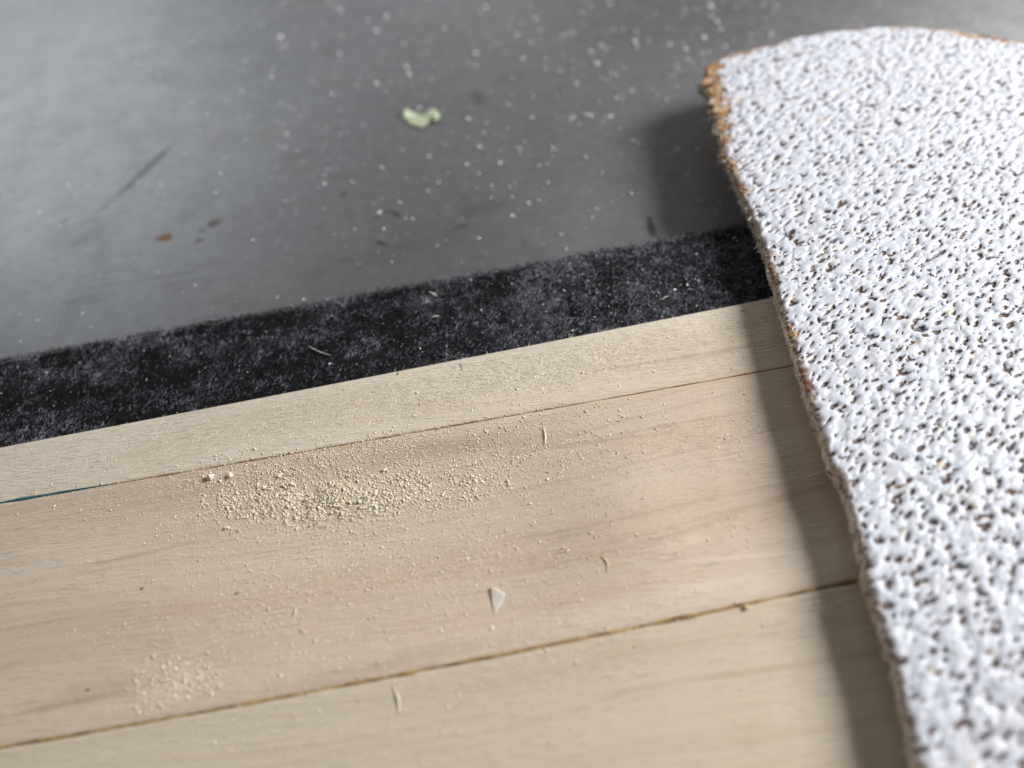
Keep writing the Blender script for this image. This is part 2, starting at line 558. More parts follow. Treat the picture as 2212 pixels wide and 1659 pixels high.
M_w3 = wood_mat('yellowish_sapwood', (0.610, 0.512, 0.392), (0.495, 0.390, 0.270), (0.660, 0.576, 0.458), BOARD_ANG, 90, 0, 3, rough=((0.15, 0.05), (0.9, 0.04)))
p1 = child(plank(edge_far, joint_a, M_w1, None, 0.0, 0.06, 60, 1), board)
p2 = child(plank(joint_a, joint_b, M_w2, None, 0.04, 0.09, 110, 2, 0.1), board)
p3 = child(plank(joint_b, edge_near, M_w3, None, 0.10, 0.0, 80, 3, 0.1), board)
p1['label'] = 'narrow pale strip next to the black felt'
p2['label'] = 'wide pinkish middle plank with the sawdust heap'
p3['label'] = 'yellowish plank nearest the viewer'


def strip(name, yc, x0, x1, half, depth, mat, seed, n=500, taper=False):
    xs = np.linspace(x0, x1, n)
    w = half * MM * (1 + 0.5 * vnoise(xs * 400, xs * 0, seed))
    if taper: w = w * np.clip((x1 - xs) / (14 * MM), 0.02, 1) ** 0.7
    z = ZW - depth * MM + 0.08 * MM * vnoise(xs * 500, xs * 0 + 4, seed + 3)
    y = yc(xs)
    v = np.concatenate([np.stack([xs, y - w, z], 1), np.stack([xs, y, z + 0.03 * MM], 1), np.stack([xs, y + w, z], 1),
                        np.stack([xs, y - w, z - 1 * MM], 1), np.stack([xs, y + w, z - 1 * MM], 1)])
    i = np.arange(n - 1)
    F = [np.stack([i, i + 1, n + i + 1, n + i], 1), np.stack([n + i, n + i + 1, 2 * n + i + 1, 2 * n + i], 1),
         np.stack([3 * n + i, 3 * n + i + 1, i + 1, i], 1), np.stack([2 * n + i, 2 * n + i + 1, 4 * n + i + 1, 4 * n + i], 1),
         np.array([(0, n, 2 * n, 4 * n), (0, 4 * n, 3 * n, 3 * n)][:1])]
    return pydata(name, v, F, mat, None, smooth=True)


def glue_mat():
    t = NT('dried_yellow_glue')
    n = t.noise(420, 3, 0.6); n2 = t.noise(1600, 2, 0.6)
    c = t.mix(t.ramp(n, 0.38, 0.6), (0.20, 0.115, 0.05), (0.42, 0.29, 0.10))
    c = t.mix(t.ramp(n2, 0.62, 0.72), c, (0.55, 0.42, 0.25))
    t.set(Base_Color=c, Roughness=0.4)
    return t.m


M_glue = glue_mat()
M_glue2 = simple('brown_glue', (0.34, 0.20, 0.09), 0.5, 0.4, 0.4, 900)
M_teal = simple('teal_ink', (0.035, 0.135, 0.145), 0.55, 0.4, 0.45, 1500)
xa = float(at(245, 1043, ZW)[0])
g1 = child(strip('glue_line', joint_a, xa, XE * 0.99, 0.10, 0.06, M_glue2, 11), board)
g1['label'] = 'thin brown glue line under the pale strip'
g2 = child(strip('glue_line', joint_b, -XE * 0.99, XE * 0.99, 0.20, 0.03, M_glue, 12, 900), board)
g2['label'] = 'wider yellow brown glue line with dark gaps'


def teal_w(xs):
    return 1.0


g3 = child(strip('ink_line', lambda x: joint_a(x) + 0.02 * MM, -XE * 0.99, xa, 0.21, -0.02, M_teal, 13, taper=True), board)
g3['label'] = 'teal line along the joint at the left'

# ------------------------------------------------------------------ the felt
M_felt = felt_mat('black_felt', (0.008, 0.008, 0.010), (0.05, 0.052, 0.06), 0.45)
M_fib_d = simple('black_wool_fibre', (0.016, 0.016, 0.019), 0.8, 0.3, 0.6, 900)
M_fib_l = simple('grey_wool_fibre', (0.50, 0.52, 0.60), 0.6, 0.4, 0.7, 500)
felt_far = curve([(0, 776), (820, 628), (1630, 481)], ZF)
felt_near = lambda x: edge_far(x) + 0.05 * MM
felt = empty('felt_strip', (0, float(felt_far(0)), 0))
tag(felt, 'black fuzzy felt strip between the pale wood and grey metal', 'felt')


def felt_z(x, y):
    return ZF + 0.22 * MM * fbm(x * 220, y * 260, 21, 3) + 0.10 * MM * vnoise(x * 1300, y * 1300, 22)


nx, ny = 900, 90
xs = np.linspace(-XE, XE, nx)
yt = felt_far(xs) + 0.35 * MM * fbm(xs * 500, xs * 0, 23, 4)
yb = felt_near(xs)
s = np.linspace(0, 1, ny)
X = np.repeat(xs[None], ny, 0); Y = yb[None] + (yt - yb)[None] * s[:, None]
Z = felt_z(X, Y)
Z = Z - 0.9 * MM * np.exp(-(yt[None] - Y) / (0.45 * MM))
Z[-1] -= 0.3 * MM
top = np.stack([X, Y, Z], -1).reshape(-1, 3)
n = len(top)
loop = np.concatenate([np.arange(nx), np.arange(1, ny) * nx + nx - 1,
                       (ny - 1) * nx + np.arange(nx - 2, -1, -1), np.arange(ny - 2, 0, -1) * nx])
low = top[loop].copy(); low[:, 2] = 0.0004 * MM
k = np.arange(len(loop)); k2 = (k + 1) % len(loop)
child(pydata('felt_body', np.concatenate([top, low]),
             [grid_faces(ny, nx), np.stack([loop[k2], loop[k], n + k, n + k2], 1)], M_felt, None, True), felt)


def felt_points(n, edge=False, r=rng):
    # only the stretch of strip that lies near the view
    x = r.uniform(-105 * MM, 75 * MM, n)
    a, b = felt_near(x) + 0.15 * MM, felt_far(x)
    y = (b - np.abs(r.normal(0, 0.35 * MM, n))) if edge else a + (b - a) * r.uniform(0, 1, n)
    z = felt_z(x, y) - 0.05 * MM - (r.uniform(0, 0.7 * MM, n) if edge else 0)
    return np.stack([x, y, z], 1)


NF = 52000
P = felt_points(NF)
dens = fbm(P[:, 0] * 130, P[:, 1] * 180, 31, 3)
az = rng.uniform(0, 2 * np.pi, NF)
v, F = fibres(P, rng.uniform(0.5, 1.5, NF) * MM, rng.uniform(0.03, 0.055, NF) * MM, rng.uniform(0.0, 0.28, NF) * MM, az)
o = child(pydata('fuzz', v, F, M_fib_d), felt); o['kind'] = 'stuff'
PE = felt_points(7000, True)
az = rng.normal(np.pi / 2, 0.9, 7000)
v, F = fibres(PE, rng.uniform(0.2, 0.7, 7000) * MM, rng.uniform(0.03, 0.06, 7000) * MM, rng.uniform(-0.05, 0.3, 7000) * MM, az)
o = child(pydata('edge_fuzz', v, F, M_fib_d), felt); o['kind'] = 'stuff'
P = felt_points(170000)
dens = fbm(P[:, 0] * 190, P[:, 1] * 260, 31, 4) + 0.55 * np.exp(-((P[:, 0] - at(1400, 600, ZF)[0]) / (26 * MM)) ** 2)
P = P[rng.uniform(0, 1, len(P)) < np.clip(0.12 + 0.55 * dens, 0.03, 0.95)]
nn = len(P)
v, F = fibres(P, rng.uniform(0.2, 0.85, nn) * MM, rng.uniform(0.02, 0.055, nn) * MM, rng.uniform(0.05, 0.22, nn) * MM, rng.normal(0.6, 0.75, nn), bend=0.35)
o = child(pydata('grey_fuzz', v, F, M_fib_l), felt); o['kind'] = 'stuff'

# ------------------------------------------------------------------ the white panel
M_coat = coat_mat(); M_core = core_mat()
ZP = ZW + 0.15 * MM + PT
panel = empty('coated_panel', tuple(at(2000, 800, ZW)))
tag(panel, 'thick white coated panel with dark pits and worn brown edge', 'panel')
left_px = [(1524, 142), (1526, 176), (1533, 210), (1546, 250), (1556, 292), (1568, 330), (1582, 366), (1592, 390),
           (1606, 424), (1632, 480), (1654, 540), (1675, 610), (1694, 680), (1718, 756), (1738, 832), (1762, 892),
           (1797, 1000), (1832, 1068), (1852, 1150), (1868, 1212), (1874, 1262), (1904, 1340), (1934, 1430), (1962, 1540),
           (1976, 1610), (1992, 1680), (2050, 1900)]
top_px = [(1524, 142), (1560, 120), (1640, 99), (1720, 79), (1800, 65), (1880, 56), (1960, 54), (2040, 60), (2120, 72), (2212, 88),
          (2330, 125), (2430, 190)]


def resample(p, n, pw=1.0):
    p = np.asarray(p)
    d = np.concatenate([[0], np.cumsum(np.linalg.norm(np.diff(p[:, :2], axis=0), axis=1))])
    t = np.linspace(0, 1, n) ** pw * d[-1]
    return np.stack([np.interp(t, d, p[:, 0]), np.interp(t, d, p[:, 1])], 1)


Lp = at_n(*zip(*left_px), ZP + 1.9 * MM)[:, :2]
Tp = np.array([at(a, b, ZP + 1.9 * MM * (1 - i / 11) ** 1.5)[:2] for i, (a, b) in enumerate(top_px)])
NR, NC = 1050, 640
L = resample(Lp, NR); T = resample(Tp, NC)
# frayed outline
tl = np.linspace(0, 1, NR)
jag = 0.22 * fbm(tl * 130, tl * 0, 41, 4) + 0.12 * vnoise(tl * 420, tl * 0 + 3, 42)
jag = jag * np.clip(tl * 30, 0, 1)
jag += -0.75 * np.exp(-((tl - 0.213) / 0.006) ** 2) + 0.25 * np.exp(-((tl - 0.235) / 0.006) ** 2)
jag += (1.1 * vnoise(tl * 120, tl * 0 + 9, 43) + 0.6 * vnoise(tl * 380, tl * 0 + 2, 47)) * np.exp(-(tl / 0.2) ** 2) * np.clip(tl * 30, 0, 1)
tn = np.gradient(L, axis=0); tn /= np.linalg.norm(tn, axis=1)[:, None]
nrm_l = np.stack([-tn[:, 1], tn[:, 0]], 1)       # points to the panel's inside or outside, fixed below
if nrm_l[NR // 2, 0] < 0: nrm_l = -nrm_l          # inside = +x
L = L + nrm_l * jag[:, None] * MM
tt = np.linspace(0, 1, NC)
jt = (0.12 * fbm(tt * 90, tt * 0, 44, 4)) * np.clip(tt * 30, 0, 1)
T = T + np.array([[0, 1]]) * jt[:, None] * MM
br = np.array((T[-1, 0] + 2 * MM, L[-1, 1] - 6 * MM))
Rr = T[-1][None] + (br - T[-1])[None] * tl[:, None]
B = L[-1][None] + (br - L[-1])[None] * tt[:, None]
U = tt[None, :, None]; V = tl[:, None, None]
P2 = ((1 - U) * L[:, None] + U * Rr[:, None] + (1 - V) * T[None] + V * B[None]
      - ((1 - U) * (1 - V) * L[0] + U * (1 - V) * T[-1] + (1 - U) * V * L[-1] + U * V * br))
PXm = (P2[..., 0] / MM); PYm = (P2[..., 1] / MM)
# distance to the rim (left and far edges), in mm, along the rows and columns
dl = np.concatenate([np.zeros((NR, 1)), np.cumsum(np.linalg.norm(np.diff(P2, axis=1), axis=2), 1)], 1) / MM
dt = np.concatenate([np.zeros((1, NC)), np.cumsum(np.linalg.norm(np.diff(P2, axis=0), axis=2), 0)], 0) / MM
drim = np.minimum(dl, dt)
# raster of pits
RES = 0.09
x0, y0 = PXm.min() - 2, PYm.min() - 2
gw, gh = int((PXm.max() + 2 - x0) / RES), int((PYm.max() + 2 - y0) / RES)
pit = np.zeros((gh, gw), np.float32); film = np.zeros((gh, gw), np.float32); lump = np.zeros((gh, gw), np.float32)
pr = np.random.default_rng(99)


def stamp(img, cx, cy, ln, wd, ang, curv, amp=1.0, rag=0.0):
    R = int((ln + wd * 2.5) / RES) + 2
    ix, iy = int((cx - x0) / RES), int((cy - y0) / RES)
    a0, a1, b0, b1 = max(iy - R, 0), min(iy + R, gh), max(ix - R, 0), min(ix + R, gw)
    if a1 <= a0 or b1 <= b0: return
    yy, xx = np.mgrid[a0:a1, b0:b1]
    X = x0 + xx * RES - cx; Y = y0 + yy * RES - cy
    u = X * math.cos(ang) + Y * math.sin(ang); w = -X * math.sin(ang) + Y * math.cos(ang)
    w = w - curv * (u * u) / max(ln, 0.1)
    uu = np.maximum(np.abs(u) - ln * 0.5, 0)
    taper = wd * (1 - 0.55 * np.clip(np.abs(u) / (ln * 0.5 + 0.05), 0, 1) ** 2)
    d = np.sqrt(uu * uu + w * w) / taper
    if rag: d = d + rag * vnoise((X + cx) * 4.5, (Y + cy) * 4.5, 5)
    val = amp * np.clip(1.25 - d * 0.75, 0, 1)
    img[a0:a1, b0:b1] = np.maximum(img[a0:a1, b0:b1], val)


def band(lam, elong, ang, seed, bw=0.45):
    """random field with waves of about lam mm, stretched along ang"""
    r = np.random.default_rng(seed)
    w = np.fft.rfft2(r.normal(0, 1, (gh, gw)))
    ky = np.fft.fftfreq(gh, RES)[:, None]; kx = np.fft.rfftfreq(gw, RES)[None]
    ka = (kx * math.cos(ang) + ky * math.sin(ang)) * elong
    kb = -kx * math.sin(ang) + ky * math.cos(ang)
    kk = np.sqrt(ka * ka + kb * kb) * lam + 1e-9
    f = np.fft.irfft2(w * np.exp(-(np.log(kk) / bw) ** 2), s=(gh, gw))
    return f / f.std()


SL = math.radians(27)
b1 = band(1.9, 1.9, SL, 1); b2 = band(0.95, 2.3, SL + 0.05, 2, 0.55); b3 = band(0.42, 1.8, SL - 0.1, 3); bL = band(5.5, 1.2, SL, 4)
mixf = 0.50 * b1 + 0.85 * b2 + 0.30 * b3 + 0.30 * bL
mixf /= mixf.std()
pit = np.clip((-mixf - 1.10) / 0.36, 0, 1).astype(np.float32)
for _ in range(1000):
    cx, cy = pr.uniform(x0, x0 + gw * RES), pr.uniform(y0, y0 + gh * RES)
    stamp(pit, cx, cy, pr.uniform(0.3, 1.3), pr.uniform(0.07, 0.16), pr.normal(0.47, 0.45), pr.normal(0, 1.0), pr.uniform(0.7, 1), 0.7)
for _ in range(2600):
    stamp(pit, pr.uniform(x0, x0 + gw * RES), pr.uniform(y0, y0 + gh * RES), pr.uniform(0.35, 1.1), pr.uniform(0.05, 0.10), pr.normal(0.47, 0.3), pr.normal(0, 0.6), pr.uniform(0.35, 0.85), 0.6)
for _ in range(420):
    stamp(film, pr.uniform(x0, x0 + gw * RES), pr.uniform(y0, y0 + gh * RES), pr.uniform(0.1, 0.9), pr.uniform(0.15, 0.4), pr.uniform(0, 3.1), 0.5, pr.uniform(0.3, 0.9), 0.9)
relief = np.tanh(0.75 * b1 + 0.42 * b2 + 0.05 * b3)
# fine cracks running down beside the left edge
for (t0, t1, off) in ((0.10, 0.22, 3.2), (0.30, 0.47, 3.4), (0.55, 0.62, 5.0)):
    for i in range(int(t0 * NR), int(t1 * NR), 2):
        q = L[i] / MM
        o_ = off + 0.5 * math.sin(i * 0.05) + pr.normal(0, 0.05)
        stamp(pit, q[0] + o_, q[1] + 0.1, 0.25, 0.055, -1.2 + pr.normal(0, 0.3), 0, 0.62, 0)


def sample(img):
    fx = (PXm - x0) / RES; fy = (PYm - y0) / RES
    ix = np.clip(fx.astype(int), 0, gw - 2); iy = np.clip(fy.astype(int), 0, gh - 2)
    ax, ay = fx - ix, fy - iy
    return ((img[iy, ix] * (1 - ax) + img[iy, ix + 1] * ax) * (1 - ay) + (img[iy + 1, ix] * (1 - ax) + img[iy + 1, ix + 1] * ax) * ay)


pv = sample(pit); fv = sample(film)
wide = pit.copy()
for _ in range(3):
    q = 3
    wide = (wide + np.roll(wide, q, 0) + np.roll(wide, -q, 0) + np.roll(wide, q, 1) + np.roll(wide, -q, 1)) / 5
wv = sample(wide)
lumps = sample(relief); bb = sample(b2); bq = sample(b1)
hmap = -0.16 * np.clip(pv, 0, 1) - 0.05 * wv + 0.11 * lumps + 0.02 * fbm(PXm * 2.6, PYm * 2.6, 54, 2)
# worn rim: irregular, strongest at the far left corner
rimn = 0.35 * fbm(PXm * 0.5, PYm * 0.5, 61, 3) + 0.16 * bq + 0.14 * bb
corner = np.exp(-(tl[:, None] / 0.19) ** 2) * np.ones((1, NC))
wl = (0.20 + 3.6 * corner + 1.4 * np.clip(vnoise(tl * 34, tl * 0, 63), 0, 1)[:, None] * (1 - 0.75 * tl[:, None])) * (1 + 2.2 * rimn)
wt = (0.55 + 1.5 * np.exp(-((tt - 0.0) / 0.1) ** 2) + 1.3 * np.exp(-((tt - 0.66) / 0.10) ** 2) + 0.4 * vnoise(tt * 20, tt * 0, 64))[None] * (1 + 1.8 * rimn)
wear = np.maximum(1 / (1 + np.exp((dl - wl) * 6)), 1 / (1 + np.exp((dt - wt) * 6)))
hmap = hmap * (1 - 0.6 * wear) - 0.22 * wear + 0.1 * wear * fbm(PXm * 3, PYm * 3, 66, 2)
hmap = hmap - 0.40 * np.exp(-drim / 0.16)
LIFT = 1.9 * MM * (1 - tt[None]) ** 1.5      # the panel is a little bowed: its left side stands off the board
Zp = ZP + LIFT + hmap * MM
top = np.concatenate([P2, Zp[..., None]], -1).reshape(-1, 3)
child(pydata('coating', top, grid_faces(NR, NC)[:, ::-1], M_coat, None, True,
             {'pit': pv * (1 - wear), 'wear': wear, 'film': fv}), panel)
# core: ragged side band round the outline, plus underside
idx = np.concatenate([np.arange(NR - 1, 0, -1) * NC, np.arange(NC), np.arange(1, NR) * NC + NC - 1, (NR - 1) * NC + np.arange(NC - 2, 0, -1)])
ring0 = top[idx]
ring0l = ZP + (LIFT * np.ones((NR, 1))).ravel()[idx]
tang = np.roll(ring0, -1, 0)[:, :2] - np.roll(ring0, 1, 0)[:, :2]
tang /= np.linalg.norm(tang, axis=1)[:, None] + 1e-12
out = np.stack([-tang[:, 1], tang[:, 0]], 1)
cent = ring0[:, :2].mean(0)
if ((ring0[:, :2] - cent) * out).sum() < 0: out = -out
NB = 9
arc = np.concatenate([[0], np.cumsum(np.linalg.norm(np.diff(ring0[:, :2], axis=0), axis=1))]) / MM
rows = []
for j in range(NB):
    f = j / (NB - 1)
    z = ring0[:, 2] * (1 - f) + (ring0l - PT) * f
    push = 0 if j == 0 else (0.06 + 0.12 * fbm(arc * 0.35, arc * 0 + f * 5, 71, 4) + 0.05 * vnoise(arc * 3.1, arc * 0 + f * 9, 75) - 0.12 * f * f)
    q = ring0[:, :2] + out * np.asarray(push).reshape(-1, 1) * MM if j else ring0[:, :2]
    rows.append(np.concatenate([q, z[:, None]], 1))
vv = np.concatenate(rows)
n = len(idx)
k = np.arange(n); k2 = (k + 1) % n
F = [np.stack([j * n + k, j * n + k2, (j + 1) * n + k2, (j + 1) * n + k], 1) for j in range(NB - 1)]
cv = np.array([[cent[0], cent[1], ZW + 0.15 * MM]])
vv = np.concatenate([vv, cv])
F.append(np.stack([(NB - 1) * n + k, (NB - 1) * n + k2, np.full(n, len(vv) - 1)], 1))
child(pydata('core', vv, F, M_core, None, True), panel)
# frayed shreds sticking out of the rim
sel = pr.integers(0, int(NR * 0.95), 420); sel[:330] = pr.integers(10, int(NR * 0.4), 330)
sel[:170] = pr.integers(20, int(NR * 0.3), 170)
pp = np.concatenate([L[sel], (ZW + 2.3 * MM + pr.uniform(0, 1, 420) * (PT - 0.6 * MM))[:, None]], 1)
v, F = fibres(pp, pr.uniform(0.3, 0.9, 420) * MM, pr.uniform(0.08, 0.35, 420) * MM, pr.normal(0, 0.1, 420) * MM, pr.normal(np.pi, 0.8, 420), pr)
o = child(pydata('frayed_shreds', v, F, M_core), panel); o['kind'] = 'stuff'

# ------------------------------------------------------------------ sawdust
M_dust = simple('sawdust_grain', (0.91, 0.81, 0.665), 0.7, 0.3, 0.14, 1300)
M_fluff = simple('wood_fluff', (0.92, 0.835, 0.70), 0.7, 0.3, 0.12, 800)
M_pale = simple('pale_shaving', (0.80, 0.75, 0.66), 0.55, 0.4, 0.12, 1500)
M_white = simple('white_crumb', (0.90, 0.90, 0.89), 0.5, 0.4, 0.05, 1500)
M_honey = simple('honey_splinter', (0.80, 0.65, 0.40), 0.55, 0.4, 0.3, 1500)
M_darkc = simple('dark_crumb', (0.05, 0.045, 0.042), 0.7, 0.3, 0.4, 1500)


def top_z(x, y):
    """height of the board top"""
    h = np.where(y > joint_a(x), clamp_dip(x, y, edge_far, joint_a),
                 np.where(y > joint_b(x), clamp_dip(x, y, joint_a, joint_b), clamp_dip(x, y, joint_b, edge_near)))
    return ZW + h


def cloud(spec, clump=0.0):
    out = []
    for (cx, cy, sx, sy, rot, n) in spec:
        a = rng.normal(0, 1, n) * sx; b = rng.normal(0, 1, n) * sy
        c, s_ = math.cos(rot), math.sin(rot)
        out.append(np.stack([cx + a * c - b * s_, cy + a * s_ + b * c], 1))
    p = np.concatenate(out)
    q = at_n(p[:, 0], p[:, 1], ZW)
    ok = (q[:, 1] < edge_far(q[:, 0]) - 0.2 * MM) & (np.abs(q[:, 0]) < XE * 0.95) & (p[:, 1] < 1800)
    if clump:
        # drifts: the dust gathers in small heaps and leaves bare wood between them
        f = 0.6 * vnoise(q[:, 0] * 900, q[:, 1] * 520, 81) + 0.4 * vnoise(q[:, 0] * 260, q[:, 1] * 300, 82)
        ok &= rng.uniform(0, 1, len(q)) < np.clip(0.80 + clump * f, 0.08, 1)
    q = q[ok]
    q[:, 2] = top_z(q[:, 0], q[:, 1])
    return q


coarse = cloud([(560, 1082, 62, 22, -0.10, 1000), (690, 1084, 75, 20, -0.08, 1500), (850, 1064, 95, 20, -0.10, 1300), (640, 1050, 95, 28, -0.1, 1000),
                (1000, 1036, 100, 22, -0.12, 420), (500, 1095, 40, 24, 0, 60), (380, 1465, 50, 24, -0.2, 170), (400, 1490, 70, 18, -0.1, 130),
                (210, 1090, 45, 10, -0.1, 28), (470, 1030, 22, 8, -0.1, 14), (500, 985, 40, 7, -0.18, 30)], 0.8)
core_c = np.exp(-((coarse[:, 0] - at(690, 1078, ZW)[0]) / (9 * MM)) ** 2)
coarse[:, 2] += np.clip(vnoise(coarse[:, 0] * 700, coarse[:, 1] * 420, 83) * 0.5 + 0.3, 0, 1) * rng.uniform(0, 1, len(coarse)) * 0.45 * MM * core_c
sz = np.clip(rng.lognormal(-1.38, 0.36, len(coarse)), 0.12, 0.62) * MM
v1, F1 = grains(coarse, sz, (0.3, 0.9))
fine = cloud([(690, 1070, 120, 28, -0.1, 9000), (860, 1055, 110, 26, -0.1, 5000), (390, 1475, 60, 24, -0.2, 2200), (700, 1040, 190, 42, -0.12, 9000), (1000, 1000, 230, 36, -0.16, 7000), (760, 975, 260, 12, -0.17, 5500), (1150, 930, 150, 40, -0.17, 700),
              (880, 1180, 240, 70, -0.1, 7000), (560, 1270, 160, 90, -0.1, 2500), (430, 1400, 130, 60, -0.2, 800), (1000, 1330, 300, 110, -0.15, 3500),
              (1620, 920, 50, 50, 0, 260), (1250, 1130, 160, 90, 0, 500), (700, 1550, 400, 70, -0.18, 1500), (300, 1110, 160, 30, -0.15, 400),
              (1000, 850, 330, 40, -0.18, 2200)], 0.9)
fz = np.clip(rng.lognormal(-1.9, 0.42, len(fine)), 0.06, 0.40) * MM
v2, F2 = grains(fine, fz, (0.2, 0.75))
o = pydata('sawdust', np.concatenate([v1, v2]), np.concatenate([F1, F2 + len(v1)]), M_dust)
tag(o, 'scattered heap of pale sawdust grains on the middle plank', 'sawdust', kind='stuff')

fl = cloud([(1000, 830, 170, 26, -0.18, 2100), (1200, 790, 110, 20, -0.18, 3000), (640, 905, 300, 32, -0.18, 1200), (1480, 720, 110, 20, -0.2, 420),
            (1640, 680, 45, 22, -0.2, 200), (250, 990, 200, 30, -0.18, 600), (900, 985, 250, 26, -0.17, 650), (1300, 1000, 120, 50, -0.17, 300), (800, 1180, 250, 70, 0, 450),
            (1620, 930, 25, 45, 0, 120)])
nf = len(fl)
v, F = fibres(fl, rng.uniform(0.25, 0.95, nf) * MM, rng.uniform(0.03, 0.07, nf) * MM, rng.uniform(0.0, 0.05, nf) * MM, rng.normal(0.7, 0.9, nf), high=0.6)
o = pydata('wood_fluff', v, F, M_fluff)
tag(o, 'fine raised wood fluff along the pale strip by the felt', 'wood fibre', kind='stuff')

# wood dust on the felt
P = felt_points(9000)
P = P[rng.uniform(0, 1, len(P)) < np.clip(0.12 + 0.55 * fbm(P[:, 0] * 110, P[:, 1] * 160, 31, 3) + 0.75 * np.exp(-((P[:, 0] - at(1330, 610, ZF)[0]) / (22 * MM)) ** 2), 0.06, 1)]
P[:, 2] += 0.18 * MM
v, F = grains(P, np.clip(rng.lognormal(-2.2, 0.5, len(P)), 0.05, 0.45) * MM)
o = pydata('felt_dust', v, F, M_white)
tag(o, 'tiny pale dust specks caught in the black felt', 'dust', kind='stuff')

# bright specks on the metal
sp = []
r4 = np.random.default_rng(5)
while len(sp) < 2500:
    px, py = r4.uniform(-150, 1700), r4.uniform(-60, 760)
    if r4.random() > 0.35 + 0.65 * np.clip(1 - py / 700, 0, 1): continue
    q = at(px, py, 0)
    if q[1] < felt_far(q[0]) + 1.0 * MM: continue
    sp.append((*q, py))
for _ in range(120):
    px, py = r4.uniform(1500, 2300), r4.uniform(-80, 60)
    sp.append((*at(px, py, 0), py))
sp = np.array(sp)
sz = np.clip(r4.lognormal(-0.86, 0.6, len(sp)), 0.10, 1.3) * MM * np.clip(1.15 - sp[:, 3] / 900, 0.45, 1.2)
v, F = grains(sp[:, :3], sz, (0.25, 0.8), r=r4)
o = pydata('metal_specks', v, F, M_white)
tag(o, 'many small bright specks scattered over the grey metal', 'dust', kind='stuff')


# ------------------------------------------------------------------ single bits one can point at
def flake(name, px, z, mat, thick, label, cat, curl=0.0, group=None):
    """a flat chip of real thickness from its outline; curl lifts it away from its middle"""
    q = at_n([a for a, b in px], [b for a, b in px], z)
    c = q.mean(0)
    if z == ZW: c[2] = float(top_z(c[0], c[1]))
    # densify the outline
    ring = []
    for i in range(len(q)):
        a, b = q[i], q[(i + 1) % len(q)]
        for t in (0, 0.33, 0.67):
            ring.append(a * (1 - t) + b * t)
    ring = np.array(ring); ring[:, :2] += rng.normal(0, 0.03 * MM, (len(ring), 2))
    n = len(ring); vs = []
    for f in (1.0, 0.75, 0.4):
        rr = c + (ring - c) * f
        d = np.linalg.norm(rr[:, :2] - c[:2], axis=1) / (np.linalg.norm(ring[:, :2] - c[:2], axis=1).max())
        zz = c[2] + 0.03 * MM + curl * MM * d ** 2 * (0.5 + 0.5 * np.sin(np.arange(n) / n * 2 * np.pi * 2))
        vs.append((rr, zz))
    v = []
    for rr, zz in vs: v.append(np.stack([rr[:, 0], rr[:, 1], zz + thick * MM], 1))
    v.append(np.array([[c[0], c[1], c[2] + thick * MM + 0.03 * MM]]))
    v.append(np.stack([vs[0][0][:, 0], vs[0][0][:, 1], vs[0][1]], 1))
    v.append(np.array([[c[0], c[1], c[2] + 0.01 * MM]]))
    v = np.concatenate(v) - np.array([c[0], c[1], c[2]])
    k = np.arange(n); k2 = (k + 1) % n
    b0 = 3 * n + 1
    quads = np.concatenate([np.stack([j * n + k, j * n + k2, (j + 1) * n + k2, (j + 1) * n + k], 1) for j in (0, 1)]
                           + [np.stack([b0 + k, b0 + k2, k2, k], 1)])
    tris = np.concatenate([np.stack([2 * n + k, 2 * n + k2, np.full(n, 3 * n)], 1), np.stack([b0 + k2, b0 + k, np.full(n, b0 + n)], 1)])
    o = pydata(name, v, [quads, tris], mat)
    o.location = c
    return tag(o, label, cat, group)


def sliver(name, a, b, w, z, mat, label, cat, bow=0.06, lift=0.1, group=None):
    """a tapering, slightly bowed splinter between two photo points; w in mm"""
    p, q = at(*a, z), at(*b, z)
    if z == ZW:
        p[2] = float(top_z(p[0], p[1])); q[2] = float(top_z(q[0], q[1]))
    if z == ZF:
        p[2] += 0.3 * MM; q[2] += 0.3 * MM
    mid = (p + q) / 2
    d = q - p; L_ = np.linalg.norm(d[:2]); s_ = np.array([-d[1], d[0], 0]) / L_
    NS, NK = 9, 7
    v = []
    for i in range(NS):
        t = i / (NS - 1)
        c = p + d * t + s_ * bow * L_ * math.sin(math.pi * t) + np.array([0, 0, 0.2 * w * MM + lift * 0.6 * MM * math.sin(math.pi * t)])
        r_ = w * MM * 0.40 * (0.45 + 0.55 * math.sin(math.pi * min(max(t, 0.06), 0.94))) * (1 + 0.25 * random.uniform(-1, 1))
        for k in range(NK):
            an = 2 * math.pi * k / NK
            v.append(c + s_ * r_ * math.cos(an) + np.array([0, 0, r_ * 0.42 * math.sin(an)]))
    v += [p + np.array([0, 0, 0.4 * w * MM]), q + np.array([0, 0, 0.4 * w * MM])]
    v = np.array(v) - mid
    quads = [(i * NK + k, i * NK + (k + 1) % NK, (i + 1) * NK + (k + 1) % NK, (i + 1) * NK + k) for i in range(NS - 1) for k in range(NK)]
    e0 = NS * NK
    tris = [((k + 1) % NK, k, e0) for k in range(NK)] + [((NS - 1) * NK + k, (NS - 1) * NK + (k + 1) % NK, e0 + 1) for k in range(NK)]
    o = pydata(name, v, [np.array(quads), np.array(tris)], mat, None, True)
    o.location = mid
    return tag(o, label, cat, group)


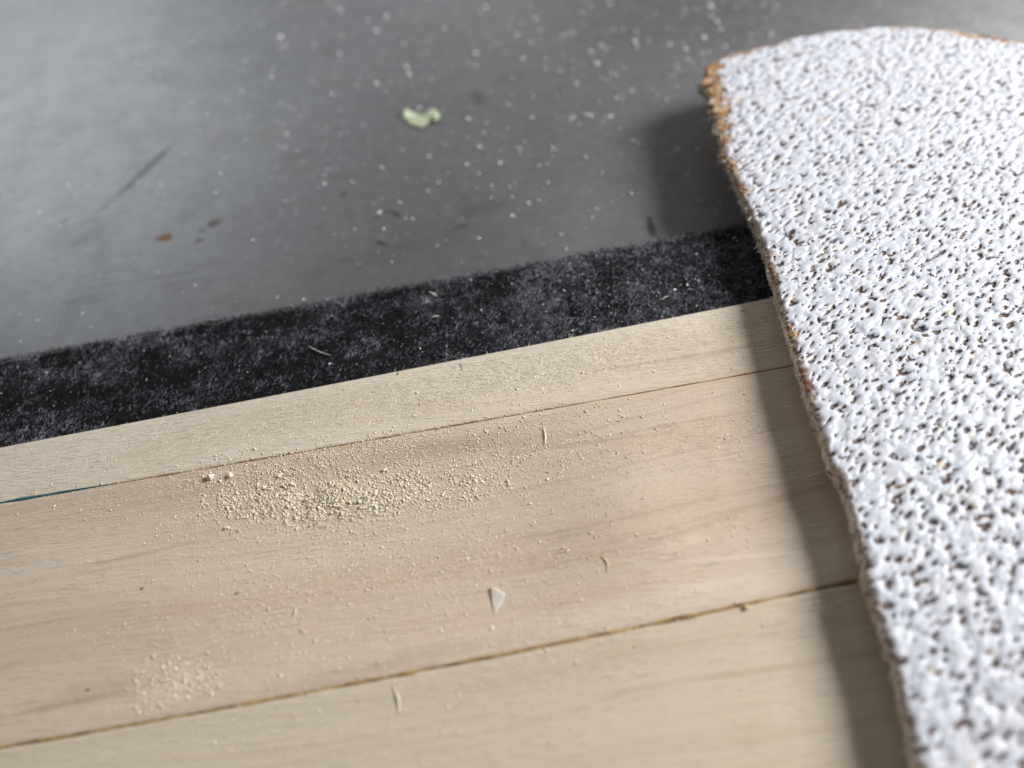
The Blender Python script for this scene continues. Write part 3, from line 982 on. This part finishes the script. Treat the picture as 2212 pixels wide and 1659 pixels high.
def crumb(name, px, py, size, z, mat, label, cat, group=None, seed=1):
    q = at(px, py, z)
    if z == ZW: q[2] = float(top_z(q[0], q[1]))
    if z == ZF: q[2] += 0.3 * MM
    bm_r = np.random.default_rng(seed); size = size * 0.75
    import bmesh
    bm = bmesh.new()
    bmesh.ops.create_icosphere(bm, subdivisions=2, radius=size * 0.5 * MM)
    sx, sy, sz_ = bm_r.uniform(0.8, 1.2), bm_r.uniform(0.6, 0.95), bm_r.uniform(0.45, 0.7)
    offs = bm_r.uniform(-1, 1, (6, 3))
    for vv_ in bm.verts:
        n_ = vv_.co.normalized()
        k_ = 1 + 0.22 * sum(math.sin(3 * n_.dot(Vector(o_)) * 2 + o_[0] * 5) for o_ in offs) / 2.2
        vv_.co = Vector((vv_.co.x * sx, vv_.co.y * sy, vv_.co.z * sz_)) * k_
    zmin = min(vv_.co.z for vv_ in bm.verts)
    for vv_ in bm.verts: vv_.co.z -= zmin
    me = bpy.data.meshes.new(name); bm.to_mesh(me); bm.free()
    me.materials.append(mat)
    o = bpy.data.objects.new(name, me); COL.objects.link(o); o.location = q
    return tag(o, label, cat, group)


M_chip = simple('grey_white_chip', (0.68, 0.61, 0.53), 0.55, 0.4, 0.12, 700)
M_green = simple('pale_green_leaf', (0.54, 0.60, 0.41), 0.6, 0.3, 0.25, 350)
flake('green_flake', [(866, 254), (871, 244), (880, 240), (891, 245), (903, 247), (912, 251), (921, 245), (931, 236), (940, 239), (948, 247), (951, 258), (943, 266), (930, 263), (920, 272), (908, 280), (896, 274), (884, 270), (876, 262)],
      0, M_green, 0.08, 'small pale green notched flake lying on the grey metal', 'flake', 0.9)
flake('wood_chip', [(1057, 1262), (1072, 1266), (1090, 1277), (1083, 1296), (1074, 1312), (1066, 1328), (1060, 1296)], ZW, M_chip, 0.05,
      'flat pale triangular wood chip on the middle plank near the glue line', 'wood chip', 0.15)
sliver('wood_splinter', (1173, 920), (1177, 954), 0.34, ZW, M_fluff, 'upright cream splinter on the middle plank just below the thin brown joint', 'splinter')
sliver('wood_splinter', (849, 1482), (862, 1540), 0.30, ZW, M_fluff, 'long pale splinter on the nearest plank below the yellow glue line', 'splinter', 0.08)
sliver('wood_splinter', (636, 1308), (630, 1330), 0.26, ZW, M_pale, 'short white splinter standing out left of the triangular chip', 'splinter')
sliver('wood_splinter', (644, 1355), (655, 1367), 0.20, ZW, M_pale, 'tiny slanting splinter just below a short white splinter', 'splinter')
sliver('wood_splinter', (272, 1291), (294, 1276), 0.16, ZW, M_pale, 'thin pale hair like splinter beside a dark crumb at left', 'splinter')
sliver('wood_splinter', (1299, 1200), (1311, 1234), 0.24, ZW, M_honey, 'curled honey splinter on the middle plank below the bright bulge', 'splinter', 0.2)
sliver('wood_splinter', (928, 634), (945, 643), 0.30, ZF, M_pale, 'cream splinter on the upper part of the black felt', 'splinter', 0.03, 0.15)
sliver('wood_splinter', (933, 689), (950, 686), 0.24, ZF, M_pale, 'small level cream splinter lying mid width on the felt', 'splinter', 0.03, 0.15)
sliver('wood_splinter', (668, 750), (718, 771), 0.14, ZF, M_pale, 'long thin pale hair lying on the felt left of centre', 'splinter', -0.06, 0.2)
sliver('wood_splinter', (1431, 650), (1443, 643), 0.22, ZF, M_pale, 'pale splinter on the felt close to the wood toward the white panel', 'splinter', 0.05, 0.15)
sliver('dark_fibre', (993, 785), (998, 801), 0.10, ZW, M_darkc, 'short black fibre on the pale strip beside the felt', 'fibre')
sliver('dark_fibre', (1595, 676), (1612, 671), 0.09, ZW, M_darkc, 'dark fibre on the pale strip in the shadow of the panel', 'fibre')
crumb('dark_crumb', 860, 808, 0.40, ZW, M_darkc, 'black crumb at the felt edge on the pale strip', 'crumb', seed=2)
crumb('dark_crumb', 305, 1269, 0.36, ZW, M_darkc, 'black crumb beside the thin hair like splinter at left', 'crumb', seed=3)
crumb('dark_crumb', 508, 1278, 0.34, ZW, M_darkc, 'dark bluish crumb on the middle plank below the sawdust heap', 'crumb', seed=4)
crumb('dark_crumb', 190, 1489, 0.36, ZW, M_darkc, 'dark crumb left of the small sawdust patch near the glue line', 'crumb', seed=5)
crumb('white_crumb', 1347, 899, 0.40, ZW, M_white, 'bright white crumb on the middle plank right of the upright splinter', 'crumb', seed=6)
crumb('white_crumb', 602, 1027, 0.62, ZW, M_white, 'largest white crumb at the upper edge of the sawdust heap', 'crumb', seed=7)
crumb('white_crumb', 951, 1358, 0.36, ZW, M_white, 'white crumb below and left of the triangular chip', 'crumb', seed=8)
crumb('white_crumb', 487, 1137, 0.70, ZW, M_white, 'white crumb at the lower left foot of the sawdust heap', 'crumb', seed=9)
crumb('white_crumb', 1312, 1112, 0.30, ZW, M_white, 'small white crumb on the bright bulge of the middle plank', 'crumb', seed=10)
crumb('wood_crumb', 456, 1032, 1.35, ZW, M_fluff, 'larger cream wood crumb at the upper left end of the sawdust heap', 'crumb', seed=11)
crumb('wood_crumb', 498, 1027, 1.1, ZW, M_fluff, 'cream wood crumb between a larger cream crumb and the white crumb', 'crumb', seed=12)
crumb('glue_crumb', 1612, 1313, 0.75, ZW, M_honey, 'ochre glue crumb under the yellow glue line near the shadow', 'crumb', seed=13)
